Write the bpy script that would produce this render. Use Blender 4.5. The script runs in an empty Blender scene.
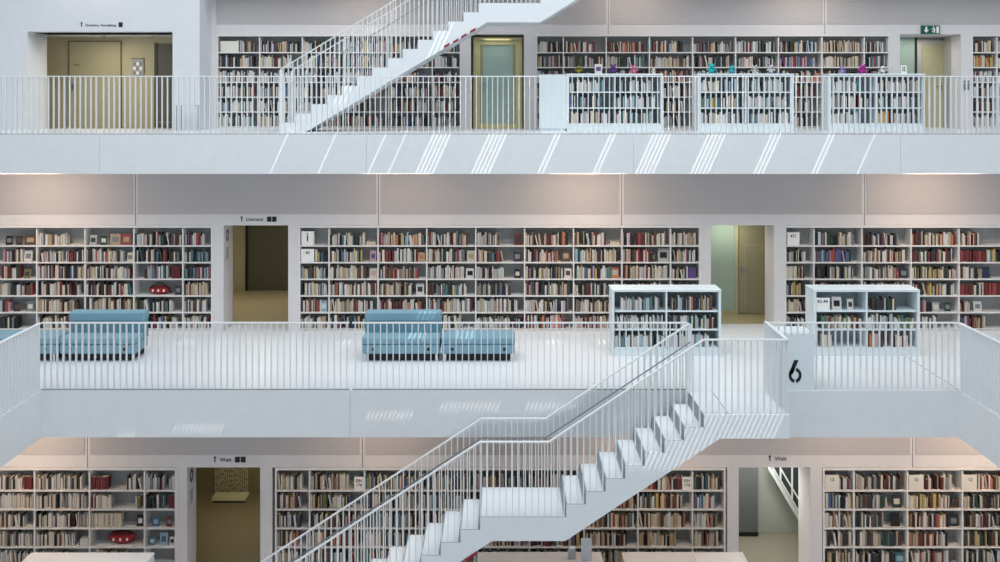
import bpy, bmesh, math, random
from mathutils import Matrix, Vector
R = random.Random(7)
S = bpy.context.scene
COL = S.collection
CAMZ = 4.77
LZ = {5: -4.10, 6: 0.0, 7: 4.10}
YW = {5: 18.18, 6: 20.58, 7: 23.10}
YE = {5: 13.6, 6: 16.42, 7: 19.42}
SLAB = 0.765

# ---------------------------------------------------------------- materials
def lin(h):
    h = h.lstrip('#')
    c = [int(h[i:i+2], 16)/255 for i in (0, 2, 4)]
    return tuple(x/12.92 if x <= .04045 else ((x+.055)/1.055)**2.4 for x in c) + (1,)
MATS = {}
def mat(name, hexc, rough=.6, metal=0, noise=.04, scale=6, spec=.4, sat=1):
    if name in MATS: return MATS[name]
    m = bpy.data.materials.new(name); m.use_nodes = True
    nt = m.node_tree; b = nt.nodes['Principled BSDF']
    b.inputs['Roughness'].default_value = rough
    b.inputs['Metallic'].default_value = metal
    b.inputs['Specular IOR Level'].default_value = spec
    tc = nt.nodes.new('ShaderNodeTexCoord')
    n = nt.nodes.new('ShaderNodeTexNoise'); n.inputs['Scale'].default_value = scale
    nt.links.new(tc.outputs['Object'], n.inputs['Vector'])
    mx = nt.nodes.new('ShaderNodeMix'); mx.data_type = 'RGBA'
    c = lin(hexc); g = sum(c[:3])/3; c = tuple(g+(x-g)*sat for x in c[:3])+(1,)
    mx.inputs[6].default_value = tuple(min(1, x*(1-noise)) for x in c[:3]) + (1,)
    mx.inputs[7].default_value = tuple(min(1, x*(1+noise)) for x in c[:3]) + (1,)
    nt.links.new(n.outputs['Fac'], mx.inputs[0])
    nt.links.new(mx.outputs[2], b.inputs['Base Color'])
    MATS[name] = m
    return m
WALL = mat('wall_plaster', '#dcd9da', .75)
WALLL = mat('wall_plaster_left', '#dadde2', .75)
SLABM = mat('fascia_white', '#dde1e4', .5)
FLOOR = mat('floor_screed', '#e2e6ea', .38, noise=.03, scale=1.5)
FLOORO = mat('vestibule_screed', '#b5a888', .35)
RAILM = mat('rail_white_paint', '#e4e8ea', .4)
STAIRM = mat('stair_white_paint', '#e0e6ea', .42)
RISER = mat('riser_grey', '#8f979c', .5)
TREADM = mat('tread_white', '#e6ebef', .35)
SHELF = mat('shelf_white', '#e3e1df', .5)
SBACK = mat('shelf_back', '#a4a8aa', .6)  # grey set darker to deepen the shade behind the books
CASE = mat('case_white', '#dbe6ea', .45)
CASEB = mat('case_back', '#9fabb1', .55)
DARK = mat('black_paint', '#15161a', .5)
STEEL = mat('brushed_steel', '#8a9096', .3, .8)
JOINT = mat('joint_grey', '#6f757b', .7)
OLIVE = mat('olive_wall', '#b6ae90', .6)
OLIVD = mat('olive_dark_door', '#57564a', .5)
YFRAME = mat('yellow_frame', '#cfc896', .45)
PGLASSD = mat('greenish_door_leaf', '#a3a189', .4)
GREYD = mat('grey_door', '#5f6363', .45)
CREAM = mat('card_cream', '#dedad0', .6)
PAPER = mat('paper_white', '#f0efec', .6)
PAGES = mat('book_pages', '#d9cfb8', .8, noise=.1, scale=200)
GREEN = mat('exit_green', '#0c5a40', .4)
MARK = mat('red_mark', '#8e1c2c', .5)
BLUE = mat('sofa_blue', '#789dae', .85, noise=.07, scale=30)
BLUED = mat('sofa_blue_seam', '#628a9c', .85)
GREYC = mat('grey_card', '#a3a7a8', .6)
def glass(name, tint):
    m = bpy.data.materials.new(name); m.use_nodes = True
    b = m.node_tree.nodes['Principled BSDF']
    b.inputs['Base Color'].default_value = lin(tint)
    b.inputs['Roughness'].default_value = .25
    b.inputs['Alpha'].default_value = .75
    tc = m.node_tree.nodes.new('ShaderNodeTexCoord')
    n = m.node_tree.nodes.new('ShaderNodeTexNoise'); n.inputs['Scale'].default_value = 2
    m.node_tree.links.new(tc.outputs['Object'], n.inputs['Vector'])
    mr = m.node_tree.nodes.new('ShaderNodeMapRange')
    mr.inputs['To Min'].default_value = .2; mr.inputs['To Max'].default_value = .3
    m.node_tree.links.new(n.outputs['Fac'], mr.inputs['Value'])
    m.node_tree.links.new(mr.outputs['Result'], b.inputs['Roughness'])
    return m
GLASS = glass('frosted_glass', '#b9d2c8')
def panel_mat():
    m = bpy.data.materials.new('acoustic_panel'); m.use_nodes = True
    nt = m.node_tree; b = nt.nodes['Principled BSDF']; b.inputs['Roughness'].default_value = .85
    tc = nt.nodes.new('ShaderNodeTexCoord')
    w = nt.nodes.new('ShaderNodeTexWave'); w.wave_type = 'BANDS'; w.bands_direction = 'Z'
    w.inputs['Scale'].default_value = 9; w.inputs['Distortion'].default_value = .6
    nt.links.new(tc.outputs['Object'], w.inputs['Vector'])
    n = nt.nodes.new('ShaderNodeTexNoise'); n.inputs['Scale'].default_value = 14
    mp = nt.nodes.new('ShaderNodeMapping'); mp.inputs['Scale'].default_value = (.3, 1, 8)
    nt.links.new(tc.outputs['Object'], mp.inputs['Vector']); nt.links.new(mp.outputs['Vector'], n.inputs['Vector'])
    ma = nt.nodes.new('ShaderNodeMath'); ma.operation = 'MULTIPLY_ADD'; ma.inputs[1].default_value = .45
    nt.links.new(w.outputs['Fac'], ma.inputs[0]); nt.links.new(n.outputs['Fac'], ma.inputs[2])
    mx = nt.nodes.new('ShaderNodeMix'); mx.data_type = 'RGBA'
    mx.inputs[6].default_value = lin('#b3afb0'); mx.inputs[7].default_value = lin('#c0bcbd')
    nt.links.new(ma.outputs[0], mx.inputs[0]); nt.links.new(mx.outputs[2], b.inputs['Base Color'])
    return m
PANEL = panel_mat()

# ---------------------------------------------------------------- mesh helpers
BOXF = [(0, 3, 2, 1), (4, 5, 6, 7), (0, 1, 5, 4), (1, 2, 6, 5), (2, 3, 7, 6), (3, 0, 4, 7)]
class MB:
    def __init__(s): s.v = []; s.f = []; s.m = []; s.mats = []; s.smooth = False
    def mi(s, m):
        if m not in s.mats: s.mats.append(m)
        return s.mats.index(m)
    def box(s, x0, x1, y0, y1, z0, z1, m, M=None):
        i = len(s.v)
        p = [(x0, y0, z0), (x1, y0, z0), (x1, y1, z0), (x0, y1, z0), (x0, y0, z1), (x1, y0, z1), (x1, y1, z1), (x0, y1, z1)]
        if M is not None: p = [tuple(M @ Vector(q)) for q in p]
        s.v += p; k = s.mi(m)
        for f in BOXF: s.f.append(tuple(i+a for a in f)); s.m.append(k)
        return s
    def prism(s, poly, y0, y1, m):      # poly in (x, z), extruded along y
        i = len(s.v); n = len(poly); k = s.mi(m)
        s.v += [(x, y0, z) for x, z in poly] + [(x, y1, z) for x, z in poly]
        s.f.append(tuple(range(i, i+n))); s.f.append(tuple(range(i+2*n-1, i+n-1, -1))); s.m += [k, k]
        for a in range(n):
            b = (a+1) % n
            s.f.append((i+b, i+a, i+n+a, i+n+b)); s.m.append(k)
        return s
    def beam(s, p, q, w, h, m):         # rectangular bar p->q, width w horizontally across, height h
        p = Vector(p); q = Vector(q); d = (q-p); L = d.length; d.normalize()
        side = d.cross(Vector((0, 0, 1)))
        if side.length < 1e-4: side = Vector((1, 0, 0))
        side.normalize(); up = side.cross(d)
        Mx = Matrix((side, d, up)).transposed().to_4x4(); Mx.translation = p
        return s.box(-w/2, w/2, 0, L, -h/2, h/2, m, Mx)
    def tube(s, pts, r, m, n=8):
        for p, q in zip(pts[:-1], pts[1:]):
            p = Vector(p); q = Vector(q); d = (q-p).normalized()
            a = d.orthogonal().normalized(); b = d.cross(a); i = len(s.v); k = s.mi(m)
            for c in (p, q):
                for j in range(n):
                    t = 2*math.pi*j/n; s.v.append(tuple(c+a*r*math.cos(t)+b*r*math.sin(t)))
            for j in range(n):
                s.f.append((i+j, i+(j+1) % n, i+n+(j+1) % n, i+n+j)); s.m.append(k)
            s.f.append(tuple(range(i+n-1, i-1, -1))); s.f.append(tuple(range(i+n, i+2*n))); s.m += [k, k]
        return s
    def ball(s, c, r, m, nu=10, nv=7, M=None):
        i = len(s.v); k = s.mi(m); rx, ry, rz = r if isinstance(r, tuple) else (r, r, r)
        for a in range(nv+1):
            th = math.pi*a/nv
            for b in range(nu):
                ph = 2*math.pi*b/nu
                q = Vector((rx*math.sin(th)*math.cos(ph), ry*math.sin(th)*math.sin(ph), rz*math.cos(th)))
                if M is not None: q = M @ q
                s.v.append((c[0]+q.x, c[1]+q.y, c[2]+q.z))
        for a in range(nv):
            for b in range(nu):
                s.f.append((i+a*nu+b, i+(a+1)*nu+b, i+(a+1)*nu+(b+1) % nu, i+a*nu+(b+1) % nu)); s.m.append(k)
        s.smooth = True
        return s
    def build(s, name, parent=None, origin=None, bevel=0, seg=2):
        me = bpy.data.meshes.new(name)
        o = bpy.data.objects.new(name, me); COL.objects.link(o)
        pw = Vector((0, 0, 0))
        if parent is not None:
            pw = parent.get('_w', None); pw = Vector(pw) if pw is not None else parent.location.copy()
        og = Vector(origin) if origin is not None else pw
        me.from_pydata([(x-og.x, y-og.y, z-og.z) for x, y, z in s.v], [], s.f)
        for m in s.mats: me.materials.append(m)
        me.polygons.foreach_set('material_index', s.m)
        if s.smooth: me.polygons.foreach_set('use_smooth', [True]*len(s.f))
        me.update()
        bm = bmesh.new(); bm.from_mesh(me); bmesh.ops.recalc_face_normals(bm, faces=bm.faces)
        bm.to_mesh(me); bm.free()
        if parent is not None: o.parent = parent; o.location = og-pw
        else: o.location = og
        if bevel:
            b = o.modifiers.new('bevel', 'BEVEL'); b.width = bevel; b.segments = seg
            b.limit_method = 'ANGLE'; me.polygons.foreach_set('use_smooth', [True]*len(s.f))
            o.modifiers.new('wn', 'WEIGHTED_NORMAL')
        return o
def tag(o, label=None, cat=None, group=None, kind=None):
    if label: o['label'] = label
    if cat: o['category'] = cat
    if group: o['group'] = group
    if kind: o['kind'] = kind
    return o
def empty(name, loc, label, cat, group=None):
    o = bpy.data.objects.new(name, None); COL.objects.link(o); o.location = loc; o.empty_display_size = .2
    return tag(o, label, cat, group)
def B(x0, x1, y0, y1, z0, z1, m): return MB().box(x0, x1, y0, y1, z0, z1, m)
def wx(px, Y): return (px-500)*Y/1000
def wz(py, Y): return CAMZ-(py-100)*Y/1000
TRIM = [0]
def struct(name, mb, label=None, **k):
    o = mb.build(name, **k); o['kind'] = 'structure'
    if label: o['label'] = label; o['category'] = name.split('_')[0]
    return o
def trim(mb, label):
    TRIM[0] += 1
    return struct('trim_%d' % TRIM[0], mb, label)
def text_mb(txt, size, m, loc, depth=.004, align='LEFT', offset=0):
    c = bpy.data.curves.new('t', 'FONT'); c.body = txt; c.size = size; c.extrude = depth/2; c.align_x = align; c.offset = offset
    c.resolution_u = 3
    o = bpy.data.objects.new('t', c); COL.objects.link(o)
    dg = bpy.context.evaluated_depsgraph_get()
    me = bpy.data.meshes.new_from_object(o.evaluated_get(dg))
    b = MB(); k = b.mi(m)
    b.v = [(loc[0]+v.co.x, loc[1]-v.co.z, loc[2]+v.co.y) for v in me.vertices]
    for p in me.polygons: b.f.append(tuple(p.vertices)); b.m.append(k)
    bpy.data.objects.remove(o); bpy.data.curves.remove(c); bpy.data.meshes.remove(me)
    return b

# ---------------------------------------------------------------- structure: floors, fascias, walls
XH = {5: 4.65, 6: 7.53, 7: 10.5}
XO = 13.0
def gallery(lv, name):
    z = LZ[lv]; e = YE[lv]; xh = XH[lv]; yw = YW[lv]+2.6 if lv != 6 else YW[lv]+5.0
    m = MB()
    m.box(-XO, XO, e, yw, z-SLAB+.06, z, FLOOR)
    m.box(-XO, -xh, 5, e, z-SLAB+.06, z, FLOOR)
    m.box(xh, XO, 5, e, z-SLAB+.06, z, FLOOR)
    struct(name, m)
    seams = [-7.77, -2.59, 2.59, 7.77] if lv == 7 else [-2.46, 2.54]
    xs = [-xh] + [s for s in seams if abs(s) < xh-.3] + [xh]
    sf = MB()
    for a, b in zip(xs[:-1], xs[1:]):
        sf.box(a+(.006 if a != -xh else 0), b-(.006 if b != xh else 0), e-.012, e, z-SLAB, z-.004, SLABM)
    sf.box(-XO, XO, e, e+.02, z-SLAB, z-SLAB+.06, SLABM)
    trim(sf, 'white fascia along the far gallery edge')
    for sx in (-1, 1):
        a, b = sorted((sx*xh, sx*(xh-.012)))
        trim(B(a, b, 5, e-.012, z-SLAB, z-.004, SLABM), 'white fascia along the side gallery edge')
gallery(7, 'floor_upper'); gallery(6, 'floor_middle'); gallery(5, 'floor_lower')
# gallery above the upper one
struct('ceiling_upper', B(-XO, XO, 22.3, 26, 7.435, 8.2, SLABM).box(-XO, -13.3+.3, 5, 22.3, 7.435, 8.2, SLABM))
# floor joints
trim(B(7.545, 7.557, 16.5, 18.6, 0, .0015, JOINT), 'thin joint in the white floor running back from the corner')

def back_wall(lv, name, pillars, header_x=(-XO, XO), thick=.35):
    z = LZ[lv]; y = YW[lv]; top = z+3.335
    m = MB()
    m.box(header_x[0], header_x[1], y, y+thick, z+2.19, top, WALL)
    for a, b in pillars: m.box(a, b, y, y+thick, z, z+2.19, WALL)
    struct(name, m)
PIL = [(-5.915, -5.69), (-4.36, -4.14), (4.13, 4.34), (5.64, 5.86)]
back_wall(6, 'wall_back', PIL)
back_wall(5, 'wall_back_lower', PIL)
back_wall(7, 'wall_back_upper', [(-6.75, -6.54), (-.90, -.67), (.55, .83), (9.0, 9.24), (10.65, 10.89)], (-6.75, XO))
# projecting wall block at upper left, with its opening
zz = LZ[7]
struct('wall_left', MB().box(-XO, -6.67, 22.2, 23.3, zz+2.19, zz+3.335, WALLL).box(-XO, -10.5, 22.2, 23.1, zz, zz+2.19, WALLL)
       .box(-7.27, -6.67, 22.2, 23.3, zz, zz+2.19, WALLL))

# acoustic panels over the bookcases
for lv in (5, 6, 7):
    z = LZ[lv]; y = YW[lv]
    edges = [-12.5, -7.5, -2.5, 2.5, 7.5, 12.5]
    for a, b in zip(edges[:-1], edges[1:]):
        if lv == 7:
            if b < -6: continue
            a = max(a, -6.6)
        trim(B(a+.05, b-.05, y-.012, y, z+2.42, z+3.335, PANEL), 'grey perforated acoustic panel over the bookcases')
        trim(B(b-.006, b+.006, y-.004, y, z+2.19, z+3.335, JOINT), 'thin joint in the wall between acoustic panels')

def vestibule(lv, x0, x1, yb, wallm, left=1.2, right=1.2, floorm=FLOORO, jamb=.72, name='wall_vestibule', top=2.19, y0=None):
    z = LZ[lv]; y = (y0 or YW[lv])
    m = MB()
    # jambs
    y1_ = y+(.351 if y0 is None else .901)
    if jamb > y1_-y: m.box(x0-.1, x0, y1_, y+jamb, z, z+top, WALL); m.box(x1, x1+.1, y1_, y+jamb, z, z+top, WALL)
    m.box(x0-left, x1+right, y+.35, yb, z+top, z+top+.1, WALL)           # ceiling
    m.box(x0-left-.1, x0-left, y+jamb, yb, z, z+top, wallm)
    m.box(x1+right, x1+right+.1, y+jamb, yb, z, z+top, wallm)
    m.box(x0-left-.1, x1+right+.1, yb, yb+.1, z, z+top+.1, wallm)
    m.box(x0-left, x0-.1, y+jamb-.06, y+jamb, z, z+top, wallm)
    m.box(x1+.1, x1+right, y+jamb-.06, y+jamb, z, z+top, wallm)
    struct(name, m)
    struct('floor_vestibule', B(x0-left, x1+right, y+jamb, yb, z, z+.003, floorm))

vestibule(6, -5.69, -4.36, 25.1, OLIVE)
vestibule(6, 4.34, 5.64, 22.32, OLIVE, left=.3, right=.3)
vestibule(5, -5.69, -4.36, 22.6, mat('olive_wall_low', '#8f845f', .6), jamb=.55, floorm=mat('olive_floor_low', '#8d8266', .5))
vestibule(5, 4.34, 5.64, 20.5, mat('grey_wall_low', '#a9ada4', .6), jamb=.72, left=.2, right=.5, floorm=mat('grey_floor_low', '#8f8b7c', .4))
vestibule(7, -10.5, -7.27, 24.1, OLIVE, jamb=.98, left=.6, right=.1, y0=22.2, name='wall_foyer')
vestibule(7, 9.24, 10.65, 24.3, mat('grey_wall_up', '#b4b4b0', .6), left=.2, right=.1, floorm=FLOOR, jamb=.5)
# jambs and lintel for the narrow upper door
struct('wall_door_recess', MB().box(-.77, -.67, 23.11, 23.6, zz, zz+2.19, WALL).box(.55, .65, 23.11, 23.6, zz, zz+2.19, WALL)
       .box(-.77, .65, 23.6, 23.7, zz, zz+2.19, OLIVE).box(-.77, .65, 23.45, 23.6, zz+2.19, zz+2.25, WALL))

# ---- doors
def frame_rect(m, x0, x1, z0, z1, w, y0, y1, mt):
    m.box(x0, x0+w, y0, y1, z0, z1, mt); m.box(x1-w, x1, y0, y1, z0, z1, mt); m.box(x0+w, x1-w, y0, y1, z1-w, z1, mt)
    return m
def handle(parent, x, y, z, dx):
    MB().tube([(x, y, z), (x, y-.05, z), (x+dx, y-.05, z)], .011, STEEL).box(x-.022, x+.022, y-.006, y, z-.11, z+.05, STEEL).build('door_handle', parent)
# upper glazed door with yellow frame
d = struct('door_1', frame_rect(frame_rect(MB(), -.62, .52, zz, zz+2.13, .07, 23.34, 23.5, YFRAME), -.55, .45, zz, zz+2.05, .085, 23.40, 23.5, YFRAME)
           .box(-.465, .365, 23.40, 23.5, zz, zz+.12, YFRAME).box(-.465, -.40, 23.42, 23.48, zz+.12, zz+1.97, mat('door_leaf_edge', '#9a9a78', .5))
           .box(.30, .365, 23.42, 23.48, zz+.12, zz+1.97, mat('door_leaf_edge', '#9a9a78', .5)), 'yellow framed glass door in the upper wall')
B(-.40, .30, 23.44, 23.46, zz+.12, zz+1.97, GLASS).build('glass_pane', d)
handle(d, -.43, 23.42, zz+1.02, .12)
# mid right glazed door
yb = 22.3
d = struct('door_2', MB().box(5.22, 5.30, yb-.07, yb, 0.0, 2.19, mat('olive_frame', '#bcb893', .5)).box(4.40, 5.22, yb-.06, yb, 0, .09, mat('olive_frame', '#bcb893', .5)), 'olive door frame with frosted glass side panel')
B(4.5, 5.22, yb-.05, yb-.03, .09, 2.19, GLASS).build('glass_pane', d)
m = MB().box(5.32, 5.95, yb-.05, yb, .02, 2.15, PGLASSD)
frame_rect(m, 5.44, 5.85, .15, 1.55, .02, yb-.06, yb-.05, mat('olive_frame', '#bcb893', .5)); m.build('door_leaf', d)
handle(d, 5.37, yb-.05, 1.0, .11)
# mid left dark lift door
d = struct('door_3', MB().box(-6.33, -4.2, 25.02, 25.1, 0, 2.19, OLIVD), 'dark lift doors at the back of the corridor')
MB().box(-5.30, -5.285, 25.01, 25.02, 0, 2.19, DARK).box(-6.36, -6.30, 24.98, 25.1, 0, 2.19, DARK).build('door_gap', d)
# upper left olive double door
yb = 24.1
d = struct('door_4', frame_rect(MB().box(wx(70, yb), wx(121, yb), yb-.03, yb, zz, wz(42, yb), mat('olive_leaf', '#b0a889', .5)), wx(70, yb)-.02, wx(121, yb)+.02, zz, wz(41, yb), .02, yb-.045, yb, mat('olive_edge', '#6d6547', .5)),
           'flush olive door with thin dark frame in the upper foyer')
handle(d, wx(73, yb), yb-.03, zz+1.02, .13)
B(wx(74, yb), wx(80, yb), yb-.035, yb-.03, wz(66, yb), wz(64, yb), mat('small_plate', '#8f8663', .5)).build('name_plate', d)
d = struct('door_5', MB().box(wx(158, yb), -6.3, yb-.03, yb, zz, wz(44, yb), mat('dark_grey_leaf', '#65635c', .5)).box(wx(155, yb), wx(158, yb), yb-.05, yb, zz, wz(43.4, yb), mat('dark_frame', '#4a4536', .5)),
           'dark grey lift door at the right of the upper foyer')
B(wx(158, yb), -6.3, yb-.04, yb-.03, zz+.12, zz+.15, STEEL).build('kick_plate', d)
# upper right door
yb = 24.3
d = struct('door_6', frame_rect(MB().box(wx(917, yb), wx(943, yb), yb-.05, yb, zz, wz(43, yb), mat('pale_yellow_leaf', '#c4c09d', .5)), wx(916, yb), wx(950, yb), zz, wz(40, yb), .12, yb-.08, yb-.0, mat('grey_frame', '#b9b9b4', .5)),
           'pale yellow door in the recess under the exit sign')
handle(d, wx(941, yb)-.03, yb-.05, zz+1.0, -.12)
m = struct('window_1', B(9.1, wx(914, yb), yb-.04, yb-.02, zz, zz+2.19, GLASS), 'frosted glass side light beside the pale yellow door')
B(wx(914, yb), wx(916, yb), yb-.06, yb, zz, zz+2.19, mat('black_seal', '#2f3230', .5)).build('window_frame', m)
# lower right dark grey door
yb = 20.5
d = struct('door_7', B(4.34, wx(758, 20.3), 20.3, 20.36, -4.08, -1.91, GREYD), 'dark grey door leaf standing in the lower right opening')
B(4.34, wx(758, 20.3), 20.29, 20.3, -4.08, -4.0, DARK).build('door_seal', d)

# ---------------------------------------------------------------- railings
BW = .0138; BD = .055; GAP = .1035; RH = 1.14
def rail_thing(path, label, group, name='railing', start_skip=0, spacing=GAP, rh=RH, zb=None, bottom=True, handrail=None):
    """path: list of (x, y, z) of the walking line; rail follows at +rh. zb(x,y) = height where bars end."""
    o = empty(name, path[0], label, 'railing', group)
    m = MB()
    for p, q in zip(path[:-1], path[1:]):
        m.beam((p[0], p[1], p[2]+rh-.01), (q[0], q[1], q[2]+rh-.01), .05, .02, RAILM)
    m.build('top_rail', o)
    if bottom:
        m = MB()
        for p, q in zip(path[:-1], path[1:]):
            m.beam((p[0], p[1], p[2]+.008), (q[0], q[1], q[2]+.008), .045, .012, RISER if abs(q[0]-p[0]) > 1 else RAILM)
        m.build('bottom_rail', o)
    mesh = {}
    dist = spacing/2
    for p, q in zip(path[:-1], path[1:]):
        L = math.hypot(q[0]-p[0], q[1]-p[1])
        dx, dy = (q[0]-p[0])/L, (q[1]-p[1])/L
        while dist < L:
            x = p[0]+dx*dist; y = p[1]+dy*dist; z = p[2]+(q[2]-p[2])*dist/L
            b0 = zb(x, y) if zb else z+.02
            h = round(z+rh-.02-b0, 3)
            hx, hy = (BW/2, BD/2) if abs(dx) > .5 else (BD/2, BW/2)
            key = (h, hx)
            if key not in mesh:
                t = B(-hx, hx, -hy, hy, 0, h, RAILM).build('baluster', o, origin=(0, 0, 0)); mesh[key] = t
                t.location = Vector((x, y, b0))-o.location
            else:
                t = mesh[key].copy(); COL.objects.link(t); t.parent = o; t.location = Vector((x, y, b0))-o.location
            dist += spacing
        dist -= L
    if handrail:
        MB().tube(handrail, .011, STEEL).build('handrail', o)
        br = MB()
        for p, q in zip(handrail[:-1], handrail[1:]):
            n = max(1, int((Vector(q)-Vector(p)).length/1.0))
            for k in range(n+1):
                c = Vector(p).lerp(Vector(q), (k+.5)/(n+1)); br.tube([tuple(c), (c.x, path[0][1], c.z-.03)], .007, STEEL, 6)
        br.build('handrail_bracket', o)
    return o
GR = 'white bar railings along the gallery edges'
e = YE[7]+.03
sx = [-12.95, -7.77, -2.59, 2.59, 7.77, 12.95]
wh = ['before the foyer opening at far left', 'under the climbing stair at left', 'before the narrow yellow framed door', 'before the low cases with plush toys', 'below the green exit sign']
for (a, b), t in zip(zip(sx[:-1], sx[1:]), wh):
    a = max(a, -10.5); b = min(b, 10.5)
    rail_thing([(a+.01, e, zz), (b-.01, e, zz)], 'white bar railing of the upper gallery, section '+t, GR)
e = YE[6]+.03
for a, b, t in [(-7.55, -2.46, 'in front of the left blue sofa'), (-2.44, 3.10, 'from the right blue sofa to the stair head')]:
    rail_thing([(a+.01, e, 0), (b-.02, e, 0)], 'white bar railing of the middle gallery '+t, GR, rh=1.115)
rail_thing([(4.43, e, 0), (7.54, e, 0)], 'white bar railing of the middle gallery right of the stair landing', GR,
           zb=lambda x, y: .925 if x < 5.19 else .022, bottom=False, rh=1.115)
for s, t in ((-1, 'left'), (1, 'right')):
    rail_thing([(s*7.55, 10.5, 0), (s*7.55, e-.03, 0)], 'white bar railing receding towards the viewer along the %s side gallery' % t, GR, rh=1.115)

# ---------------------------------------------------------------- stairs
def stair(x_top, z_top, yf, yb_, rise, run, n_up, n_low, land_len, landing_top_len, label, upper=False, th=.36):
    """climbs to +x; x_top/z_top: where the upper flight meets the landing on top"""
    x1 = x_top-(n_up-1)*run          # right end of mid landing
    zL = z_top-n_up*rise
    x0 = x1-land_len
    xb = x0-(n_low-1)*run            # first riser of the lower flight
    z0 = zL-n_low*rise
    o = empty('staircase', (xb, yf, z0), label, 'staircase', 'white staircases')
    d = .0; dr = .035
    top = [(xb-d, z0)]
    x = xb; z = z0
    for k in range(n_low-1):
        z += rise; top += [(x, z), (x+run-d, z)]; x += run
    z += rise; top += [(x, z), (x1-d, z)]; x = x1
    for k in range(n_up-1):
        z += rise; top += [(x, z), (x+run-d, z)]; x += run
    z += rise; top += [(x, z), (x_top+landing_top_len, z)]
    sl = rise/run
    bot = [(x_top+landing_top_len, z-th), (x_top+.24, z-th), (x1-.015, zL-th), (x0+.18, zL-th)]
    xg = x0+.18-(zL-th-z0)/sl
    bot += [(xg, z0)]
    MB().prism(top+bot, yf, yb_, STAIRM).build('stringer', o)
    # treads and risers
    def step(xa, xb2, z, ):
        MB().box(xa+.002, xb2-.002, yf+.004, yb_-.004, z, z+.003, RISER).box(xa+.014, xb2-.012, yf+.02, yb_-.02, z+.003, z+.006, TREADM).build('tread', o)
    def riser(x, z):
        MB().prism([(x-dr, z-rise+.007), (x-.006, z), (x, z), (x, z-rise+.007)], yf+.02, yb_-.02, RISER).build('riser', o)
    x = xb; z = z0
    for k in range(n_low):
        z += rise; riser(x, z)
        if k < n_low-1: step(x, x+run, z); x += run
    step(x0, x1, zL)
    x = x1; z = zL
    for k in range(n_up):
        z += rise; riser(x, z)
        if k < n_up-1: step(x, x+run, z); x += run
    return o, (xb, z0), (x0, x1, zL), xg
def zstair(x, xb, z0, x0, x1, zL, rise, run, xt, zt):
    if x < xb: return z0
    if x < x0: return z0+rise*(int((x-xb)/run)+1)+.006
    if x < x1: return zL+.006
    if x < xt: return zL+rise*(int((x-x1)/run)+1)+.006
    return zt+.006
def make_stair(xt, zt, yf, yb_, rise, run, n_up, n_low, LL, TL, label, which, th=.36):
    o, (xb, z0), (x0, x1, zL), xg = stair(xt, zt, yf, yb_, rise, run, n_up, n_low, LL, TL, label, th=th)
    f = lambda x, y: zstair(x, xb, z0, x0, x1, zL, rise, run, xt, zt)
    sl = rise/run
    # nosing line polylines at walking level
    nb = z0+rise                      # first nosing
    pts = [(xb, nb), (x0-.0, zL+.0+rise*.0), (x1-.26, zL), (xt, zt)]
    pts[0] = (xb, zL-sl*(x0-xb))
    front = [(x, yf+.035, z) for x, z in pts]+[(xt+TL-.03, yf+.035, zt), (xt+TL-.03, YE[6]+.0 if which == 'lower' else 22.3, zt)]
    back = [(x, yb_-.03, z) for x, z in pts]
    hr = [(x, yb_-.10, z+.84) for x, z in pts]
    for side, path, h in (('near', front, None), ('far', back, hr)):
        g = rail_thing(path, 'white bar railing on the %s side of the %s stair' % (side, which), 'railings of the white stairs',
                       name='stair_railing', spacing=.098, zb=f, bottom=False, handrail=h)
        a = path[0]
        B(a[0]-.03, a[0]+.03, a[1]-.02, a[1]+.02, z0, a[2]+RH-.02, RAILM).build('end_post', g)
        if side == 'far':
            a = path[-1]
            B(a[0]-.035, a[0]+.035, a[1]-.01, a[1]+.01, zt, a[2]+RH-.02, RAILM).build('end_post', g)
    return xb, x0, x1, zL, sl
make_stair(3.09, 0, 15.15, 16.33, .194, .298, 8, 13, 1.305, 1.30, 'white staircase climbing from the lower to the middle gallery', 'lower')
# link between stair landing and gallery edge
struct('floor_landing', B(3.09, 4.39, 16.33, 16.41, -.36, 0, STAIRM), 'white landing bridging staircase and gallery edge')
trim(B(3.465, 3.475, 15.18, 16.41, 0, .002, JOINT), 'thin joint across the stair landing')
make_stair(.86+7*.319, 4.1+14*.193+8*.193, 20.97, 22.15, .193, .319, 8, 14, 1.305, 1.3, 'white staircase climbing from the upper gallery out of view', 'upper', .40)
for k, (px, py) in enumerate([(447, 46.6), (456, 42), (464, 37), (473, 31.6)]):
    x = wx(px, 21.05); z = wz(py, 20.97)
    o = MB().prism([(x-.055, z-.035), (x+.055, z+.03), (x+.055, z+.08), (x-.055, z+.015)], 20.955, 20.975, MARK).build('warning_mark')
    tag(o, 'dark red warning mark on the upper stair edge, %s from the bottom' % ['lowest', 'second', 'third', 'topmost'][k], 'marker', 'red marks on the stair edge')
for k, (px, py) in enumerate([(474, 555.5), (468, 560.0)]):
    x = wx(px, 15.15); z = wz(py, 15.15)
    o = MB().prism([(x-.05, z-.03), (x+.05, z+.03), (x+.05, z+.07), (x-.05, z+.01)], 15.13, 15.15, MARK).build('warning_mark')
    tag(o, 'dark red warning mark on the lower stair edge, %s one' % ['upper', 'lower'][k], 'marker', 'red marks on the stair edge')

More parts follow.
